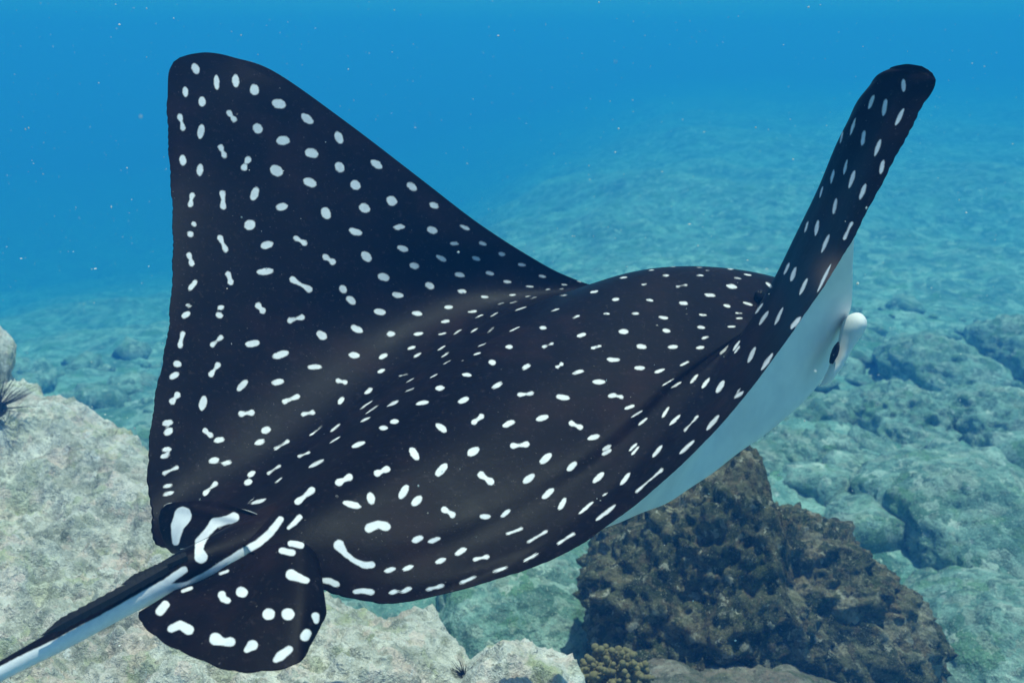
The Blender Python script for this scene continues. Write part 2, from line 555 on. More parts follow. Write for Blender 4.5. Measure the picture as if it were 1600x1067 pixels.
# ------------------------------------------------------------------ eagle ray
# spots, plus a pair of painted glint lines, read off the animal: four tables, each (x1, y1, x2, y2, r) in the units of one close-up; 'D' rows are two blobs joined by a neck
def parse(txt, ox, oy, sc):
    out = []
    for ln in txt.strip().split(';'):
        t = ln.split()
        if not t: continue
        dumb = t[0] == 'D'
        x1, y1, x2, y2, r = [float(v) for v in (t[1:] if dumb else t)]
        p = [(ox + x1 / sc, oy + y1 / sc), (ox + x2 / sc, oy + y2 / sc)]
        r /= sc
        if dumb:
            (ax, ay), (bx, by) = p
            mx, my = (ax + bx) / 2, (ay + by) / 2
            j = 0.0
            r *= 0.95; out.append([(ax, ay, r), (mx, my, r * 0.5), (bx, by, r)])
        else:
            out.append(('E', p[0][0], p[0][1], p[1][0], p[1][1], r))
    return out


S1 = parse("""226 122 231 133 17;184 214 186 233 13;315 165 317 203 13;395 166 396 190 16;473 211 474 219 20;568 272 584 275 22;255 258 256 270 16;D 163 328 176 374 14;
254 374 248 404 16;D 369 312 388 338 15;487 376 488 377 22;584 427 602 426 20;683 328 703 343 18;822 405 830 425 18;704 477 720 481 21;828 536 830 540 21;971 518 992 533 16;
175 502 176 516 16;248 538 245 560 15;D 334 455 348 488 15;D 447 508 430 538 17;561 549 570 555 23;696 598 713 604 20;893 611 896 613 21;D 214 655 207 692 14;D 341 648 343 700 16;
480 637 470 659 18;578 704 597 700 17;770 724 774 734 21;930 706 933 709 20;1045 677 1046 679 21;221 774 223 775 11;206 816 208 817 14;D 331 833 354 880 15;452 780 457 777 22;
514 864 536 858 17;D 648 834 682 853 14;883 803 907 811 16;D 201 906 212 937 15;228 1016 206 1042 12;D 365 984 374 1015 15;498 974 541 970 15;D 632 1005 702 1046 15;D 770 912 799 931 16;
935 905 945 914 19;1005 992 1020 997 18;842 1045 843 1046 17""", 220, 60, 2.6675)
S2 = parse("""870 180 882 190 16;193 206 206 206 8;180 249 196 240 13;329 215 340 215 11;324 246 330 248 14;D 490 208 507 226 17;D 622 268 672 256 14;985 231 1008 235 14;748 326 760 334 18;
889 299 912 309 15;1035 325 1050 325 12;D 174 325 164 372 14;D 334 340 298 370 13;449 368 483 362 15;562 417 602 406 16;878 413 900 414 14;1002 421 1018 414 11;706 463 744 462 12;
995 482 1010 475 9;148 450 156 450 15;132 502 148 494 14;D 321 455 293 492 14;410 552 437 526 14;557 527 584 522 14;D 822 520 852 526 12;D 152 580 132 605 16;262 600 256 626 18;
D 600 606 652 586 13;840 594 829 610 11;941 568 958 556 10;918 636 962 604 4;942 655 984 624 4;920 688 952 674 6;1030 624 1067 604 6;D 418 657 462 652 15;D 678 658 716 652 12;
102 697 122 692 14;110 734 120 728 16;D 268 728 290 746 14;316 768 338 764 13;517 727 526 724 16;486 779 506 772 13;D 560 803 612 772 9;708 746 757 706 4;794 730 826 702 6;790 778 828 754 5;
1003 716 1020 716 11;889 792 924 778 11;D 660 834 700 818 8;94 806 120 804 10;90 836 115 828 11;D 98 905 150 880 11;294 854 316 849 14;347 866 370 858 11;706 877 756 852 9;D 312 948 268 988 12;
455 912 468 902 12;442 944 452 940 13;D 532 905 578 874 8;562 945 585 925 5;98 960 130 954 9;96 994 130 985 9;100 1045 125 1034 9;470 1028 515 1015 9;448 1030 470 1008 3;D 655 1022 712 976 17;
D 826 943 868 922 18;D 986 904 1024 888 17;855 1028 905 1042 15;957 1000 961 1018 18""", 220, 400, 2.6675)
S3 = parse("""68 147 84 158 18;216 240 230 250 17;132 300 146 306 18;18 333 32 338 19;308 321 322 325 15;155 416 184 411 13;300 424 314 428 17;432 410 456 420 11;176 500 196 506 15;390 482 410 482 10;
510 480 524 484 11;334 538 358 550 12;484 542 500 547 11;592 524 602 527 11;228 573 238 576 16;412 610 434 615 12;540 604 556 608 11;672 569 690 572 9;292 655 302 660 16;152 694 176 698 14;
422 680 442 682 11;612 640 630 642 9;758 616 776 620 8;700 660 726 661 6;232 772 256 774 12;518 703 536 704 8;632 697 652 695 6;365 747 386 746 10;780 674 798 672 4;848 652 868 654 5;
840 672 855 670 3;842 698 868 697 4;910 637 928 643 3;974 640 998 632 5;584 735 606 728 4;634 730 662 722 3;698 703 718 699 3;718 712 744 704 3;656 760 698 746 5;462 767 488 763 7;
488 792 518 778 4;552 785 578 770 4;352 808 374 805 9;238 860 264 855 9;338 860 362 854 6;400 858 426 842 5;472 850 494 836 6;D 540 852 562 832 6;630 848 672 828 4;805 763 834 754 5;
895 792 918 782 6;970 685 994 680 7;1026 774 1044 774 6;762 831 776 833 10;920 866 940 860 11;210 920 232 912 8;236 952 256 940 8;334 924 358 910 6;350 954 374 936 6;354 984 384 968 4;
500 910 530 898 4;484 944 506 938 6;432 970 438 968 4;622 912 634 912 11;D 772 912 808 898 9;970 918 1012 908 7;554 976 560 977 14;692 999 708 990 12;D 830 996 846 984 11;
D 172 1034 205 1026 5;198 1060 230 1044 4;300 1040 328 1026 5;440 1027 464 1030 10;900 1022 932 1012 10;1045 965 1067 965 11;985 1058 1020 1058 12""", 560, 200, 2.6675)
S4 = parse("""198 137 230 124 4;332 125 348 123 12;125 196 164 180 6;248 188 284 182 10;564 120 592 104 10;426 180 450 168 12;D 672 152 722 145 11;835 160 868 164 13;1050 156 1067 152 11;
142 264 158 262 11;335 280 355 297 15;D 482 265 512 242 14;612 278 640 266 13;752 252 782 243 13;D 888 270 925 286 14;966 332 995 324 12;1025 378 1045 366 10;1024 396 1046 384 10;
225 384 240 408 17;334 477 358 450 17;470 393 488 382 18;D 645 364 700 358 15;768 428 792 406 16;880 458 900 440 14;988 508 1014 482 13;D 512 485 550 512 18;698 510 722 490 15;
776 576 804 550 14;840 622 858 590 12;924 644 974 600 8;996 670 1067 614 9;1020 570 1036 562 5;180 570 198 540 17;235 600 252 584 17;D 360 630 392 650 16;516 658 540 658 12;
600 656 626 634 10;234 758 258 748 14;300 762 332 750 11;D 622 730 680 708 9;D 708 764 782 720 9;D 834 770 896 730 10;D 694 842 744 814 9;412 812 440 796 13;D 486 836 536 826 12;
330 848 356 836 12;D 566 888 616 870 10;118 884 146 876 12;194 878 220 866 12;D 428 934 484 910 11;D 290 962 348 946 12;136 976 154 970 11;190 970 212 958 12""", 560, 560, 2.6675)
S5 = parse("""292 145 316 142 6;410 114 430 111 3;470 135 490 134 6;500 99 520 98 2.5;612 101 630 101 3;610 134 636 134 5;648 113 664 115 3;740 107 762 108 4;382 173 400 172 5;D 528 182 566 174 7;
742 178 770 183 11;810 130 834 133 5;768 144 792 147 5;866 123 888 126 4;902 168 918 180 8;648 215 682 218 9;808 248 838 257 8;726 259 746 263 8;264 235 280 233 9;404 236 424 239 7;
545 249 566 252 10;228 294 242 294 6;344 294 366 293 7;460 309 484 312 9;624 298 650 300 6;774 291 796 292 5;776 313 798 313 6;742 348 768 347 6;618 350 638 352 9;474 363 494 366 10;
296 368 314 368 13;368 430 390 432 12;498 433 522 431 10;634 396 656 390 7;614 436 634 434 9;252 486 280 486 11;358 520 384 520 11;440 538 470 526 9;546 508 574 494 7;466 594 512 566 4;
508 600 542 580 7;D 262 634 296 640 12;316 688 342 678 10;340 724 382 698 6;372 754 398 732 8;588 578 610 552 9;636 598 658 568 10;698 614 718 582 13;772 640 800 622 9;780 625 788 608 5;
470 720 490 688 9;502 752 536 720 9;D 560 780 612 722 8;658 770 696 724 11;544 872 594 826 10;432 884 460 848 11;332 862 356 838 8;342 878 364 852 8;298 1000 326 962 11;D 360 1034 466 942 9""", 860, 380, 2.6675)
SR = parse("""628 478 646 466 3;658 468 705 420 3;712 456 736 430 8;764 444 786 412 7;770 454 786 432 6;828 490 850 440 10;884 522 922 466 10;776 362 806 330 4;856 290 884 254 6;874 334 904 290 9;
938 334 966 274 8;1008 348 1036 316 12;976 124 994 90 7;1005 150 1020 108 10;1042 208 1067 154 9""", 860, 380, 2.6675)  # the first pair are glints along the wing crease, painted like spots
SR += parse("""864 140 866 178 12;724 212 706 262 10;782 232 773 290 12;862 275 832 335 11;640 316 620 384 8;582 380 572 425 5;682 378 674 428 11;756 418 734 478 11;602 510 590 565 8;540 556 530 608 8;
636 562 616 624 11;770 514 760 560 12;686 624 666 678 12;490 630 478 674 6;552 690 542 746 10;468 792 458 846 10;422 792 408 836 6;D 624 796 592 866 11;518 856 488 925 10;332 984 312 1030 6;
526 992 470 1108 9""", 1120, 80, 2.964)


def poly8(pts):
    return [(180 + x / 3.074, 720 + y / 3.074, r / 3.074) for x, y, r in pts]


S8 = [poly8(p) for p in (
    [(1075, 404, 27), (1105, 445, 15), (1150, 480, 14), (1200, 502, 17), (1232, 498, 18)],
    [(1000, 574, 14), (1030, 574, 16), (1065, 594, 16)], [(1152, 628, 13), (1190, 622, 12), (1230, 630, 17)],
    [(886, 268, 14), (862, 296, 14), (832, 322, 9)], [(845, 395, 16), (892, 405, 16)], [(800, 430, 15), (852, 440, 15)],
    [(845, 545, 26), (880, 560, 20), (922, 574, 13)],
    [(1220, 322, 24), (1262, 304, 18), (1300, 314, 24)], [(590, 500, 9), (632, 490, 9)],
    [(570, 272, 25), (540, 282, 20), (478, 298, 24), (440, 345, 18), (408, 388, 24), (402, 425, 20), (412, 460, 32)],
)]
S8_STRIPE = [poly8(p) for p in (
    [(330, 522, 18), (240, 585, 18), (100, 667, 20), (-60, 758, 22), (-250, 864, 26), (-700, 1100, 40), (-1600, 1600, 60)],
    [(794, 280, 17), (745, 345, 20), (690, 392, 20), (560, 470, 18), (440, 545, 16), (330, 605, 17), (200, 670, 24), (60, 745, 26), (-140, 850, 30)],
)]
S_PR = [poly8(p) for p in (
    [(240, 690, 20), (214, 722, 20)], [(268, 805, 17), (312, 786, 20), (352, 808, 25)], [(483, 855, 31), (520, 868, 16), (552, 868, 24)],
    [(658, 885, 26), (632, 908, 12)], [(512, 640, 18), (518, 662, 16), (542, 670, 14)], [(605, 628, 24), (612, 630, 24)], [(735, 735, 27), (740, 735, 27)], [(828, 735, 29), (832, 735, 29)],
    [(962, 745, 20), (966, 765, 14)], [(912, 842, 23), (920, 828, 22)], [(770, 955, 12), (790, 938, 22), (835, 905, 18)], [(325, 625, 8), (365, 610, 8)], [(505, 540, 7), (540, 528, 7)])]
S_PL = [poly8([(325, 262, 42), (300, 310, 32), (290, 388, 17)])]


def spot_field(px, py, spots, f=None):
    """distance in units of the close-ups to the nearest spot border, negative inside"""
    f = np.full(len(px), 30.0) if f is None else f
    for pts in spots:
        if pts[0] == 'E':
            _, x1, y1, x2, y2, r = pts
            L = math.hypot(x2 - x1, y2 - y1)
            A, B = L / 2 + r * 1.04, r * 0.98
            cx, cy = (x1 + x2) / 2, (y1 + y2) / 2
            ux, uy = ((x2 - x1) / L, (y2 - y1) / L) if L > 1e-6 else (1, 0)
            sel = np.nonzero((np.abs(px - cx) < A + 14) & (np.abs(py - cy) < A + 14))[0]
            if not len(sel): continue
            X, Y = px[sel] - cx, py[sel] - cy
            X, Y = X * ux + Y * uy, -X * uy + Y * ux
            q = np.sqrt((X / A) ** 2 + (Y / B) ** 2) + 1e-6
            g = np.sqrt((X / A ** 2) ** 2 + (Y / B ** 2) ** 2) + 1e-6
            f[sel] = np.minimum(f[sel], np.minimum((q - 1) * q / g, 30))
            continue
        a = np.array(pts)
        m = a[:, 2].max() + 14
        sel = np.nonzero((px > a[:, 0].min() - m) & (px < a[:, 0].max() + m) & (py > a[:, 1].min() - m) & (py < a[:, 1].max() + m))[0]
        if not len(sel): continue
        X, Y = px[sel], py[sel]
        best = np.full(len(sel), 30.0)
        for (x1, y1, r1), (x2, y2, r2) in zip(pts[:-1], pts[1:]):
            dx, dy = x2 - x1, y2 - y1
            t = np.clip(((X - x1) * dx + (Y - y1) * dy) / (dx * dx + dy * dy + 1e-9), 0, 1)
            best = np.minimum(best, np.hypot(X - x1 - t * dx, Y - y1 - t * dy) - (r1 + t * (r2 - r1)))
        f[sel] = np.minimum(f[sel], best)
    return f


def crom(P, ts):
    """Catmull-Rom through the rows of P (n, ...) at parameters ts in 0..n-1"""
    n = len(P)
    E = np.concatenate([[2 * P[0] - P[1]], P, [2 * P[-1] - P[-2]]])
    i = np.clip(np.floor(ts).astype(int), 0, n - 2)
    t = (ts - i).reshape((-1,) + (1,) * (P.ndim - 1))
    p0, p1, p2, p3 = E[i], E[i + 1], E[i + 2], E[i + 3]
    return 0.5 * (2 * p1 + (p2 - p0) * t + (2 * p0 - 5 * p1 + 4 * p2 - p3) * t ** 2 + (3 * p1 - p0 - 3 * p2 + p3) * t ** 3)


def resample(pts, nv):
    P = unproj(*np.array(pts, float).T)
    d = crom(P, np.linspace(0, len(P) - 1, 400)) if len(P) > 2 else np.linspace(P[0], P[-1], 400)
    s = np.concatenate([[0], np.cumsum(np.linalg.norm(np.diff(d, axis=0), axis=1))])
    s /= s[-1]
    q = np.linspace(0, 1, nv)
    return np.stack([np.interp(q, s, d[:, k]) for k in range(3)], 1)


def lin(a, b, n=6, bow=0.0):
    """straight rib from a to b; bow = depth bulge"""
    t = np.linspace(0, 1, n)
    o = np.array(a)[None] * (1 - t[:, None]) + np.array(b)[None] * t[:, None]
    o[:, 2] += bow * np.sin(math.pi * t)
    return [tuple(r) for r in o]


def grid_normals(G):
    du = np.gradient(G, axis=0)
    dv = np.gradient(G, axis=1)
    n = np.cross(du, dv)
    l = np.linalg.norm(n, axis=2, keepdims=True)
    return n / np.maximum(l, 1e-12)


def blur(A, k, axis):
    ker = np.hanning(2 * k + 3)[1:-1]; ker /= ker.sum()
    pad = [(0, 0)] * A.ndim; pad[axis] = (k, k)
    B = np.pad(A, pad, mode='edge')
    out = 0
    for i, w in enumerate(ker):
        out = out + w * np.take(B, np.arange(i, i + A.shape[axis]), axis=axis)
    return out


def quads(nu, nv, off, flip):
    i = np.arange(nu - 1)[:, None] * nv
    j = np.arange(nv - 1)[None, :]
    F = np.stack([i + j, i + j + 1, i + nv + j + 1, i + nv + j], -1).reshape(-1, 4) + off
    return F[:, ::-1] if flip else F


class Skin:
    def __init__(self):
        self.V, self.F, self.spot, self.belly, self.brown = [], [], [], [], []
        self.n = 0

    def add(self, V, F, spot, belly, brown=None):
        self.V.append(V); self.F.append(F + self.n); self.spot.append(spot); self.belly.append(belly)
        self.brown.append(np.zeros(len(V)) if brown is None else brown)
        self.n += len(V)


def closed_sheet(skin, D, Vn, spot, belly_v=1.0, brown=None):
    """upper grid D and lower grid Vn of the same size with a shared rim"""
    nu, nv = D.shape[:2]
    N = nu * nv
    idx = np.arange(N).reshape(nu, nv)
    low = idx + N
    low[0, :] = idx[0, :]; low[-1, :] = idx[-1, :]; low[:, 0] = idx[:, 0]; low[:, -1] = idx[:, -1]
    def fc(ix, flip):
        F = np.stack([ix[:-1, :-1], ix[:-1, 1:], ix[1:, 1:], ix[1:, :-1]], -1).reshape(-1, 4)
        return F[:, ::-1] if flip else F
    V = np.concatenate([D.reshape(-1, 3), Vn.reshape(-1, 3)])
    F = np.concatenate([fc(idx, True), fc(low, False)])
    bel = np.concatenate([np.zeros(N), np.broadcast_to(belly_v, (N,))])
    sp = np.concatenate([spot, np.full(N, 30.0)])
    br = np.concatenate([brown, np.zeros(N)]) if brown is not None else None
    used = np.zeros(2 * N, bool); used[F.ravel()] = True
    remap = np.cumsum(used) - 1
    skin.add(V[used], remap[F], sp[used], bel[used], br[used] if br is not None else None)


SKIN = Skin()

COLS = [
    # left wing, tip to root: leading point -> trailing point
    lin((281, 90, 1.55), (271, 97, 1.548)),
    lin((301, 84.5, 1.553), (263.5, 114, 1.54)),
    lin((328, 82.5, 1.556), (262, 142, 1.53)),
    lin((365, 90, 1.56), (262, 172, 1.52)),
    lin((430, 113, 1.57), (264, 232, 1.50), bow=-.01),
    lin((540, 190, 1.60), (270, 330, 1.45), bow=.01),
    lin((650, 274, 1.63), (270, 425, 1.40), bow=.02),
    lin((745, 347, 1.66), (262, 525, 1.34), bow=.03),
    [(825, 399, 1.69), (715, 440, 1.66), (600, 480, 1.58), (470, 525, 1.48), (350, 575, 1.37), (243, 622, 1.28)],
    [(885, 431, 1.72), (790, 462, 1.67), (660, 515, 1.58), (510, 585, 1.46), (360, 655, 1.33), (232, 718, 1.22)],
    [(950, 450, 1.76), (850, 468, 1.67), (720, 520, 1.56), (570, 620, 1.43), (400, 735, 1.28), (237, 800, 1.18)],
    [(1060, 452, 1.80), (925, 450, 1.69), (800, 487, 1.57), (640, 590, 1.42), (470, 725, 1.25), (340, 820, 1.14), (256, 856, 1.14)],
    # the back
    [(1260, 462, 1.82), (1130, 428, 1.74), (1000, 424, 1.67), (880, 462, 1.58), (740, 545, 1.44), (570, 670, 1.26), (445, 772, 1.12), (375, 822, 1.05)],
    [(1312, 478, 1.80), (1210, 431, 1.70), (1080, 417, 1.63), (960, 440, 1.56), (830, 520, 1.44), (680, 620, 1.29), (540, 715, 1.17), (440, 788, 1.08), (370, 836, 1.035)],
    [(1326, 500, 1.76), (1225, 458, 1.64), (1110, 455, 1.56), (990, 495, 1.46), (870, 572, 1.34), (740, 655, 1.22), (600, 735, 1.12), (470, 800, 1.05), (380, 852, 1.018)],
    [(1322, 515, 1.72), (1215, 490, 1.58), (1115, 505, 1.48), (1010, 560, 1.37), (900, 640, 1.26), (780, 715, 1.16), (650, 780, 1.09), (510, 832, 1.03), (400, 868, 1.0)],
    # right wing, root to tip
    [(1322, 515, 1.70), (1205, 502, 1.53), (1115, 545, 1.42), (1030, 605, 1.31), (930, 690, 1.20), (810, 765, 1.12), (680, 825, 1.06), (560, 868, 1.02), (445, 886, .998)],
    [(1318, 512, 1.69), (1205, 500, 1.53), (1118, 550, 1.42), (1045, 610, 1.32), (955, 705, 1.20), (840, 790, 1.11), (710, 858, 1.05), (600, 905, 1.01), (528, 928, .995)],
    [(1318, 508, 1.68), (1205, 497, 1.53), (1122, 553, 1.42), (1060, 615, 1.32), (980, 715, 1.19), (880, 815, 1.09), (760, 885, 1.03), (640, 939, 1.00)],
    [(1320, 503, 1.67), (1208, 492, 1.53), (1130, 550, 1.43), (1085, 610, 1.33), (1020, 705, 1.20), (945, 790, 1.11), (850, 879, 1.03)],
    [(1324, 495, 1.66), (1210, 485, 1.53), (1142, 542, 1.44), (1110, 595, 1.35), (1075, 660, 1.24), (1025, 720, 1.15), (960, 813, 1.06)],
    [(1328, 484, 1.64), (1225, 470, 1.54), (1160, 520, 1.45), (1140, 565, 1.38), (1120, 620, 1.28), (1095, 665, 1.19), (1062, 728, 1.09)],
    [(1331, 468, 1.62), (1240, 448, 1.54), (1180, 486, 1.46), (1178, 525, 1.38), (1172, 565, 1.29), (1165, 598, 1.20), (1152, 633, 1.12)],
    [(1332, 440, 1.58), (1260, 415, 1.51), (1213, 430, 1.43), (1215, 455, 1.37), (1222, 478, 1.29), (1232, 498, 1.21), (1241, 514, 1.14)],
    [(1333, 400, 1.53), (1280, 360, 1.47), (1246, 362, 1.40), (1252, 372, 1.34), (1272, 386, 1.27), (1297, 394, 1.20), (1318, 398, 1.15)],
    [(1340, 330, 1.45), (1305, 295, 1.40), (1280, 292, 1.34), (1290, 297, 1.29), (1312, 302, 1.24), (1340, 303, 1.18), (1370, 300, 1.145)],
    [(1370, 240, 1.36), (1335, 215, 1.33), (1311, 215, 1.28), (1322, 217, 1.245), (1348, 219, 1.21), (1380, 221, 1.165), (1411, 223, 1.135)],
    [(1372, 165, 1.27), (1352, 155, 1.255), (1338, 158, 1.235), (1350, 158, 1.21), (1374, 163, 1.19), (1406, 168, 1.155), (1438, 171, 1.13)],
    [(1378, 120, 1.205), (1372, 119, 1.20), (1368, 120, 1.195), (1380, 120, 1.18), (1402, 124, 1.165), (1430, 132, 1.14), (1457, 143, 1.125)],
    [(1393, 107, 1.175), (1396, 106, 1.172), (1400, 106, 1.168), (1410, 107, 1.16), (1424, 110, 1.15), (1442, 118, 1.135), (1462, 128, 1.12)],
    [(1415, 100.5, 1.155), (1422, 103, 1.15), (1430, 106, 1.145), (1438, 110, 1.14), (1446, 114, 1.134), (1453, 118, 1.128), (1461, 122, 1.122)],
    [(1440, 103.5, 1.138), (1443, 105, 1.136), (1446, 107, 1.134), (1449, 109, 1.132), (1452, 111, 1.13), (1455, 113, 1.127), (1457, 115.5, 1.125)],
]
NCOL = len(COLS)
K0 = 1          # one extra rib at the left tip
NU, NV = 620, 380
CG = np.stack([resample(c, 48) for c in COLS])                       # columns x 48
CG = crom(CG, np.interp(np.linspace(0, 1, NU), np.linspace(0, 1, NCOL), np.arange(NCOL)))
DORS = np.swapaxes(crom(np.swapaxes(CG, 0, 1), np.linspace(0, 47, NV)), 0, 1)   # NU x NV
# soften the lattice inside, keep the rim
uu = np.linspace(0, NCOL - 1, NU)
vv = np.linspace(0, 1, NV)
SM = blur(blur(DORS, 14, 0), 10, 1)
we = np.clip(np.minimum(vv, 1 - vv) / 0.06, 0, 1)[None, :, None] * np.clip(np.minimum(uu - 1.5, NCOL - 3.5 - uu) / 2.0, 0, 1)[:, None, None]
DORS = DORS * (1 - we) + SM * we
# crimped rear margin
tdir = DORS[:, -1] - DORS[:, -8]
tdir /= np.linalg.norm(tdir, axis=1)[:, None]
s_edge = np.concatenate([[0], np.cumsum(np.linalg.norm(np.diff(DORS[:, -1], axis=0), axis=1))])
crimp = 0.0016 * np.abs(np.sin(s_edge * 210 + 1.5 * np.sin(s_edge * 37))) + 0.0010 * np.sin(s_edge * 83) + 0.0025 * (perlin(np.stack([s_edge * 40, s_edge * 0, s_edge * 0], 1)))
crimp *= np.clip(np.minimum(uu - 2, NCOL - 4 - uu), 0, 1)
wv = np.clip((vv - 0.97) / 0.03, 0, 1) ** 2
DORS = DORS + tdir[:, None] * (crimp[:, None] * wv[None])[..., None]
NRM = grid_normals(DORS)
# orient normals to the outer (upper) side: on the left wing the upper side faces the viewer
if (NRM[NU // 8, NV // 2] @ (CAM - DORS[NU // 8, NV // 2])) < 0:
    NRM = -NRM
NRM = blur(blur(NRM, 6, 0), 6, 1)
NRM /= np.linalg.norm(NRM, axis=2, keepdims=True)
# thickness: (column, wing thickness along the normal, belly depth straight down)
TH = np.array([(-1, .002, 0), (1, .003, 0), (2, .006, 0), (4, .010, 0), (6, .016, 0), (8, .026, 0), (9, .034, .01), (10, .03, .05), (11, .02, .13), (12, .01, .18), (13, .01, .205), (14, .01, .205), (15, .01, .19), (16, .012, .165),
               (17, .014, .13), (18, .018, .09), (19, .02, .05), (20, .02, .02), (21, .02, .0), (22, .018, 0), (24, .012, 0), (26, .008, 0), (28, .004, 0), (30, .003, 0), (40, .003, 0)])
TH[:, 0] += K0
TH[:, 2] *= 1.28
tn = np.interp(uu, TH[:, 0], TH[:, 1])
tb = np.interp(uu, TH[:, 0], TH[:, 2])
prof = np.clip(np.sin(math.pi * vv ** 0.75), 0, 1) ** 0.6
profb = np.interp(vv, [0, .03, .10, .2, .32, .45, .6, .75, .9, 1], [0, .30, .62, .88, 1.0, .93, .62, .27, .05, 0])
DOWN = np.array([0.02, 0.0, -1.0])
VENT = DORS - NRM * (tn[:, None] * prof[None])[..., None] + DOWN * (tb[:, None] * profb[None])[..., None]
VENT = VENT * (1 - we) + blur(blur(blur(VENT, 22, 0), 22, 1), 16, 0) * we
flat = DORS.reshape(-1, 3)
px, py, dd = proj(flat)
face = np.einsum('ij,ij->i', NRM.reshape(-1, 3), CAM - flat) > 0
UU = np.repeat(uu, NV)
strip = UU > 20.2 + K0
sp = np.full(len(flat), 30.0)
a = ~strip
sp[a] = spot_field(px[a], py[a], S1 + S2 + S4 + S8 + S8_STRIPE[1:2]) + 0.5
sp[a] = np.minimum(sp[a], spot_field(px[a], py[a], S3 + S5) + 0.9)
a = strip & face
sp[a] = spot_field(px[a], py[a], SR + S5) + 0.6
a = (UU > 17 + K0) & ~strip
sp[a] = np.minimum(sp[a], spot_field(px[a], py[a], SR) + 0.6)
# parts of the back the wing hides from here carry the same sort of spots
hid = ~face & (UU > 10)
sp[hid] = 30
cand = np.nonzero(hid & (UU > 20) & (np.tile(vv, NU) > .04))[0]
for c_ in RNG.choice(cand, 26, replace=False):
    q = np.linalg.norm(flat[cand] - flat[c_], axis=1) - 0.008
    sp[cand] = np.minimum(sp[cand], q * 1000)
brown = np.exp(-(((px - 1300) / 24) ** 2 + ((py - 428) / 26) ** 2)) * strip * face
closed_sheet(SKIN, DORS, VENT, sp, np.repeat(np.clip((26.5 + K0 - uu) / 1.5, 0, 1) * np.clip((uu - 2.5) / 1.5, 0, 1), NV), brown)


# pelvic fins
def fin(ribs, spots, nu=120, nv=120, th=0.006, bow=0.0, crimp_amp=0.0015):
    G = np.stack([resample(lin(a_, b_, 6, bow), 24) for a_, b_ in ribs])
    G = crom(G, np.linspace(0, len(ribs) - 1, nu))
    G = np.swapaxes(crom(np.swapaxes(G, 0, 1), np.linspace(0, 23, nv)), 0, 1)
    t_ = G[:, -1] - G[:, -6]; t_ /= np.linalg.norm(t_, axis=1)[:, None]
    e = np.linspace(0, 1, nu)
    cr = crimp_amp * (np.abs(np.sin(e * 34)) + 0.8 * np.sin(e * 13 + 1))
    G = G + t_[:, None] * (cr[:, None] * np.clip((np.linspace(0, 1, nv) - .93) / .07, 0, 1)[None] ** 2)[..., None]
    N_ = grid_normals(G)
    s_ = np.sign(np.einsum('ijk,ijk->ij', N_, CAM - G).mean())
    pr = np.sin(math.pi * np.linspace(0, 1, nv)) ** .5
    L = G - s_ * N_ * th * pr[None, :, None]
    x_, y_, _ = proj(G.reshape(-1, 3))
    closed_sheet(SKIN, G, L, spot_field(x_, y_, spots), 1.0)


fin([((300, 905, 1.005), (218, 955, .955)), ((318, 900, 1.005), (226, 975, .935)), ((335, 893, 1.005), (258, 1005, .905)), ((360, 880, 1.005), (304, 1027, .885)), ((390, 865, 1.005), (358, 1045, .875)),
     ((425, 850, 1.01), (410, 1046, .875)), ((465, 845, 1.01), (466, 1035, .885)), ((490, 860, 1.01), (492, 996, .92)), ((500, 880, 1.01), (510, 955, .955)), ((500, 895, 1.01), (500, 926, .98))],
    S_PR + S8[3:7], bow=-.012)
fin([((405, 805, 1.06), (345, 783, 1.085)), ((400, 808, 1.06), (300, 783, 1.10)), ((390, 815, 1.05), (265, 786, 1.11)), ((375, 825, 1.05), (252, 798, 1.11)), ((350, 840, 1.04), (250, 822, 1.10)),
     ((320, 852, 1.035), (256, 846, 1.09)), ((300, 860, 1.03), (267, 863, 1.08)), ((300, 866, 1.02), (282, 864, 1.06))], S_PL + S8[9:10], bow=-.004)

# tail: a tapering whip, dark above and white along its near side
TC = [(560, 735, 1.25, .016, .006), (500, 776, 1.155, .028, .012), (445, 810, 1.090, .034, .0185), (400, 836, 1.058, .033, .0215), (348, 863, 1.03, .0285, .0215), (290, 888, 1.0, .0220, .0200), (200, 937, .97, .0162, .0155), (100, 995, .94, .0125, .0125),
      (0, 1049, .91, .0095, .0095), (-150, 1136, .87, .0075, .0075), (-400, 1270, .82, .007, .007), (-800, 1500, .75, .005, .005), (-1500, 1900, .66, .002, .002)]
TCa = np.array(TC)
nl, nr_ = 260, 72
cl = crom(unproj(TCa[:, 0], TCa[:, 1], TCa[:, 2]), np.linspace(0, len(TC) - 1, nl))
ra = crom(TCa[:, 3:5], np.linspace(0, len(TC) - 1, nl))
tg = np.gradient(cl, axis=0); tg /= np.linalg.norm(tg, axis=1)[:, None]
upb = np.array([0, 0, 1.0]); sd_ = np.cross(tg, upb); sd_ /= np.linalg.norm(sd_, axis=1)[:, None]
ub = np.cross(sd_, tg)
aa = np.linspace(0, 2 * math.pi, nr_, endpoint=False)
TV = cl[:, None] + ra[:, 0][:, None, None] * np.cos(aa)[None, :, None] * sd_[:, None] + ra[:, 1][:, None, None] * np.sin(aa)[None, :, None] * ub[:, None]
fl = TV.reshape(-1, 3)
nrm_t = (TV - cl[:, None]).reshape(-1, 3)
x_, y_, _ = proj(fl)
vis = np.einsum('ij,ij->i', nrm_t, CAM - fl) > 0
tsp = spot_field(x_, y_, S8 + S8_STRIPE)
s0, s1 = np.array([287.0, 888.0]), np.array([0.0, 1050.0])
e_ = (s1 - s0) / np.linalg.norm(s1 - s0)
below = (x_ - s0[0]) * e_[1] - (y_ - s0[1]) * e_[0]
below = np.where(x_ < 290, below, -30)
tsp = np.minimum(tsp, -below + np.clip((x_ - 250) * .4, 0, 40) + 4)
under = np.tile(np.sin(aa), nl)
tsp = np.where(vis, tsp, np.where(under < 0.05, -20.0, 30.0))
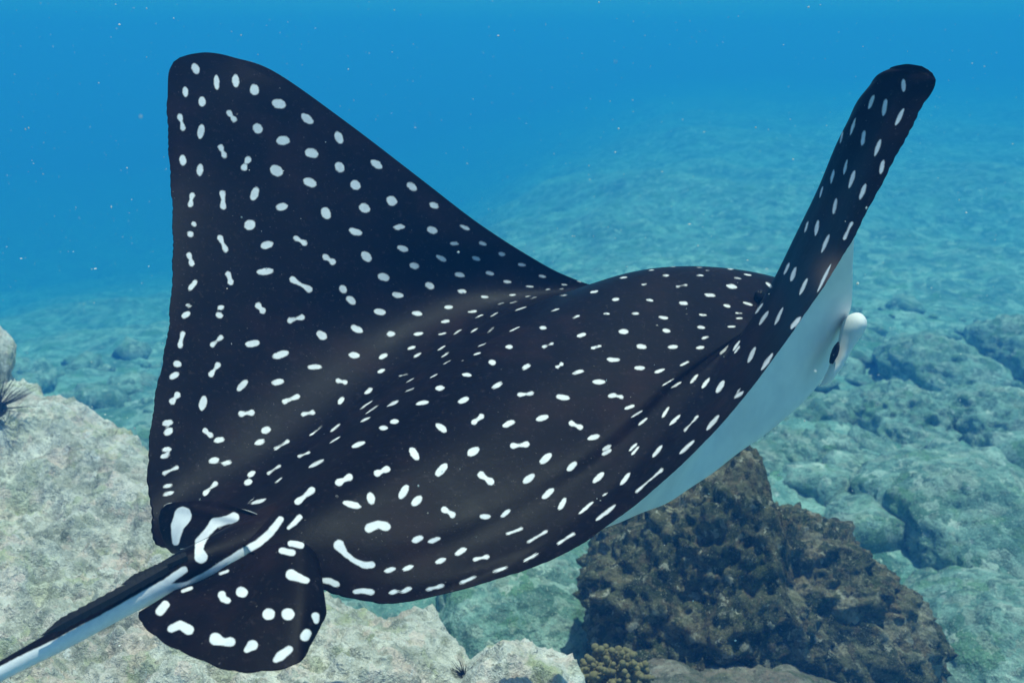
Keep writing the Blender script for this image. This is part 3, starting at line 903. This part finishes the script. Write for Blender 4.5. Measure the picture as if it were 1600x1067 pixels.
i = np.arange(nl - 1)[:, None] * nr_
j = np.arange(nr_)[None, :]
j2 = (j + 1) % nr_
TF = np.stack([i + j, i + j2, i + nr_ + j2, i + nr_ + j], -1).reshape(-1, 4)
SKIN.add(fl, TF, tsp, np.zeros(len(fl)))

# duck-bill snout lobe under the front of the head
def lobe(pts, flat=1.8, nl=60, nr=40):
    a_ = np.array(pts, float)
    C_ = crom(unproj(a_[:, 0], a_[:, 1], a_[:, 2]), np.linspace(0, len(a_) - 1, nl))
    rr_ = np.maximum(crom(a_[:, 3], np.linspace(0, len(a_) - 1, nl)), 0.05) * a_[:, 2].mean() / FPX
    t_ = np.gradient(C_, axis=0); t_ /= np.linalg.norm(t_, axis=1)[:, None]
    s_ = np.cross(t_, FWD); s_ /= np.linalg.norm(s_, axis=1)[:, None]
    q_ = np.cross(s_, t_)
    an = np.linspace(0, 2 * math.pi, nr, endpoint=False)
    G = C_[:, None] + rr_[:, None, None] * (np.cos(an)[None, :, None] * s_[:, None] + flat * np.sin(an)[None, :, None] * q_[:, None])
    i_ = np.arange(nl - 1)[:, None] * nr
    j_ = np.arange(nr)[None]
    F_ = np.stack([i_ + j_, i_ + (j_ + 1) % nr, i_ + nr + (j_ + 1) % nr, i_ + nr + j_], -1).reshape(-1, 4)
    return G.reshape(-1, 3), F_


SP, SFq = lobe([(1347, 491, 1.61, .1), (1343, 495, 1.61, 10), (1337, 504, 1.61, 15.5), (1331, 516, 1.61, 15.5), (1325, 530, 1.61, 12.5), (1318, 546, 1.61, 10), (1310, 564, 1.61, 9), (1300, 582, 1.61, 7), (1288, 598, 1.62, 4), (1280, 604, 1.62, .1)])
SKIN.add(SP, SFq, np.full(len(SP), 30.0), np.ones(len(SP)))

Vall = np.concatenate(SKIN.V)
Fq = []
for F_ in SKIN.F: Fq.append(F_)
Fall = np.concatenate(Fq)
tri = Fall[:, 2] == Fall[:, 3]
Flist = [tuple(r) for r in Fall[~tri]] + [tuple(r[:3]) for r in Fall[tri]]
ORG = unproj(800, 640, 1.32)
ray_me = new_mesh('eagle_ray', Vall - ORG, Flist, M_SKIN,
                  attrs={'spot': np.concatenate(SKIN.spot), 'belly': np.concatenate(SKIN.belly), 'brown': np.concatenate(SKIN.brown)})
ray = link('eagle_ray', ray_me, loc=ORG)
tag(ray, 'black eagle ray with white spots swimming with both wings raised', 'ray')


def blob_part(name, c, r, axes, mat, parent=ray):
    V_, F_ = ICO[5]
    P_ = sum(V_[:, k:k + 1] * np.asarray(axes[k])[None] * r[k] for k in range(3))
    P_ = P_ * (1 + 0.12 * fbm(V_ * 1.7 + r[0] * 90, 3))[:, None]
    return link(name, new_mesh(name, P_, F_, mat), parent, np.asarray(c) - ORG)


blob_part('eye', unproj(1187, 464, 1.578), (.010, .013, .010), (RGT, UPV, FWD), M_EYE)
md = (unproj(1299, 568, 1.6) - unproj(1310, 537, 1.6)); md /= np.linalg.norm(md)
blob_part('snout_slit', unproj(1304, 552, 1.592), (.0055, .021, .010), (np.cross(md, FWD), md, FWD), M_EYE)  # dark slit between the snout lobe and the head


def sting(pts, w, seed):
    """flat saw-edged spine lying along the tail"""
    a_ = np.array(pts, float)
    n_ = 60
    C_ = crom(unproj(a_[:, 0], a_[:, 1], a_[:, 2]), np.linspace(0, len(a_) - 1, n_))
    tg_ = np.gradient(C_, axis=0); tg_ /= np.linalg.norm(tg_, axis=1)[:, None]
    s_ = np.cross(tg_, FWD); s_ /= np.linalg.norm(s_, axis=1)[:, None]
    t_ = np.linspace(0, 1, n_)
    wd = w * np.minimum(1, (1 - t_) * 5) * (1 + .25 * np.abs(np.mod(t_ * 14, 1)))
    up_ = np.cross(s_, tg_)
    ring = np.stack([C_ + s_ * wd[:, None], C_ + up_ * .3 * w, C_ - s_ * wd[:, None], C_ - up_ * .3 * w], 1)
    V_ = ring.reshape(-1, 3)
    i_ = np.arange(n_ - 1)[:, None] * 4
    j_ = np.arange(4)[None]
    F_ = np.stack([i_ + j_, i_ + (j_ + 1) % 4, i_ + 4 + (j_ + 1) % 4, i_ + 4 + j_], -1).reshape(-1, 4)
    link('stinging_spine', new_mesh('stinging_spine', V_ - ORG, F_, M_SPINE, smooth=False), ray)


sting([(292, 868, .985), (260, 882, .975), (225, 898, .965), (188, 914, .955)], .0045, 1)
sting([(262, 885, .975), (190, 925, .95), (120, 962, .93), (62, 994, .915)], .0055, 2)


# ------------------------------------------------------------------ small life on the rocks
def urchin(label, c, r, nsp, L, tilt=(0, 0, 1)):
    V0, F0 = ICO[3]
    V = [V0 * np.array([1, 1, .75]) * r]
    F = [F0]
    n = len(V0)
    up = np.array(tilt, float); up /= np.linalg.norm(up)
    for k in range(nsp):
        d = RNG.normal(size=3); d /= np.linalg.norm(d)
        if d @ up < -0.25: d = -d
        l = L * RNG.uniform(.55, 1.0)
        s = np.cross(d, [0.3, 0.2, 0.9]); s /= np.linalg.norm(s); q = np.cross(d, s)
        w = 0.0016
        b = d * r * .6
        bend = RNG.normal(size=3) * .04 * l
        ring = [b + w * (math.cos(a_) * s + math.sin(a_) * q) for a_ in (0, 2.1, 4.2)]
        mid = [b + d * l * .5 + bend + .6 * w * (math.cos(a_) * s + math.sin(a_) * q) for a_ in (0, 2.1, 4.2)]
        V.append(np.array(ring + mid + [b + d * l]))
        F.append(np.array([[0, 1, 4], [0, 4, 3], [1, 2, 5], [1, 5, 4], [2, 0, 3], [2, 3, 5], [3, 4, 6], [4, 5, 6], [5, 3, 6]]) + n)
        n += 7
    root = link('sea_urchin', new_mesh('sea_urchin', np.concatenate(V), np.concatenate(F), M_URCHIN, smooth=False), loc=c)
    tag(root, label, 'sea urchin', 'black sea urchins on the pale rock')


urchin('black spiny sea urchin at the left edge of the pale rock', unproj(-8, 640, 2.75), .035, 110, .15)
urchin('black sea urchin with only spines showing over the rock rim', unproj(168, 704, 2.92), .022, 60, .085)
urchin('black spiny sea urchin at the rock rim under the wing', unproj(726, 1056, 2.0), .008, 34, .05)


def coral(c, label):
    V0, F0 = ICO[2]
    V, F, n = [], [], 0
    V.append(V0 * np.array([.055, .05, .035])); F.append(F0); n += len(V0)
    for k in range(190):
        th = RNG.uniform(0, 2 * math.pi); ph = math.acos(RNG.uniform(-.1, 1))
        d = np.array([math.sin(ph) * math.cos(th), math.sin(ph) * math.sin(th), math.cos(ph)])
        L = RNG.uniform(.05, .10)
        p = d * L * np.array([1.05, .9, .85])
        r = RNG.uniform(.004, .0105)
        for s, rr in ((.55, .75), (.75, .85), (.9, 1.0), (1.0, 1.05)):
            Q = V0 * r * rr * (1 + .2 * fbm(V0 * 2 + k, 2))[:, None] + p * s + RNG.normal(size=3) * .0015
            V.append(Q); F.append(F0 + n); n += len(V0)
    o = link('branching_coral', new_mesh('branching_coral', np.concatenate(V), np.concatenate(F), M_CORAL), loc=c)
    tag(o, label, 'coral')


coral(unproj(958, 1058, 2.35), 'knobby yellow brown coral at the foot of the dark brown boulder')


# ------------------------------------------------------------------ the water
def particles(n=12000):
    V0 = np.array([[1, 0, 0], [-1, 0, 0], [0, 1, 0], [0, -1, 0], [0, 0, 1], [0, 0, -1]], float)
    F0 = np.array([[0, 2, 4], [2, 1, 4], [1, 3, 4], [3, 0, 4], [2, 0, 5], [1, 2, 5], [3, 1, 5], [0, 3, 5]])
    p = np.stack([RNG.uniform(-3.2, 3.2, n), RNG.uniform(.5, 5.0, n), RNG.uniform(.95, 3.2, n)], 1)
    r = 0.0005 + 0.0017 * RNG.random(n) ** 4
    r = np.minimum(r, 0.0013 * p[:, 1])
    st = 1 + .7 * RNG.normal(size=(n, 1, 3)).clip(-.8, .8)
    V = (p[:, None] + V0[None] * r[:, None, None] * st).reshape(-1, 3)
    F = (F0[None] + 6 * np.arange(n)[:, None, None]).reshape(-1, 3)
    o = link('suspended_particles', new_mesh('suspended_particles', V, F, M_SNOW, smooth=False))
    tag(o, 'tiny pale specks drifting in the water', None, kind='stuff')


particles()


def haze():
    x0, x1, y0, y1, z0, z1 = -110, 110, -110, 110, -14.0, 5.2
    V = [(x, y, z) for z in (z0, z1) for y in (y0, y1) for x in (x0, x1)]
    F = [(0, 2, 3, 1), (4, 5, 7, 6), (0, 1, 5, 4), (2, 6, 7, 3), (0, 4, 6, 2), (1, 3, 7, 5)]
    t = NT('sea_water_haze')
    v = t.n('VolumePrincipled')
    v.inputs['Color'].default_value = (0.022, 0.150, 0.44, 1)
    v.inputs['Density'].default_value = 0.10
    v.inputs['Anisotropy'].default_value = 0.0
    v.inputs['Absorption Color'].default_value = (0.08, 0.56, 0.63, 1)
    v.inputs['Density Attribute'].default_value = ''
    t.l(v.outputs[0], t.out.inputs['Volume'])
    t.m.cycles.homogeneous_volume = True
    o = link('haze', new_mesh('haze', np.array(V, float), F, t.m, smooth=False))
    tag(o, 'blue sea water that hides what lies far off', None, kind='stuff')


haze()
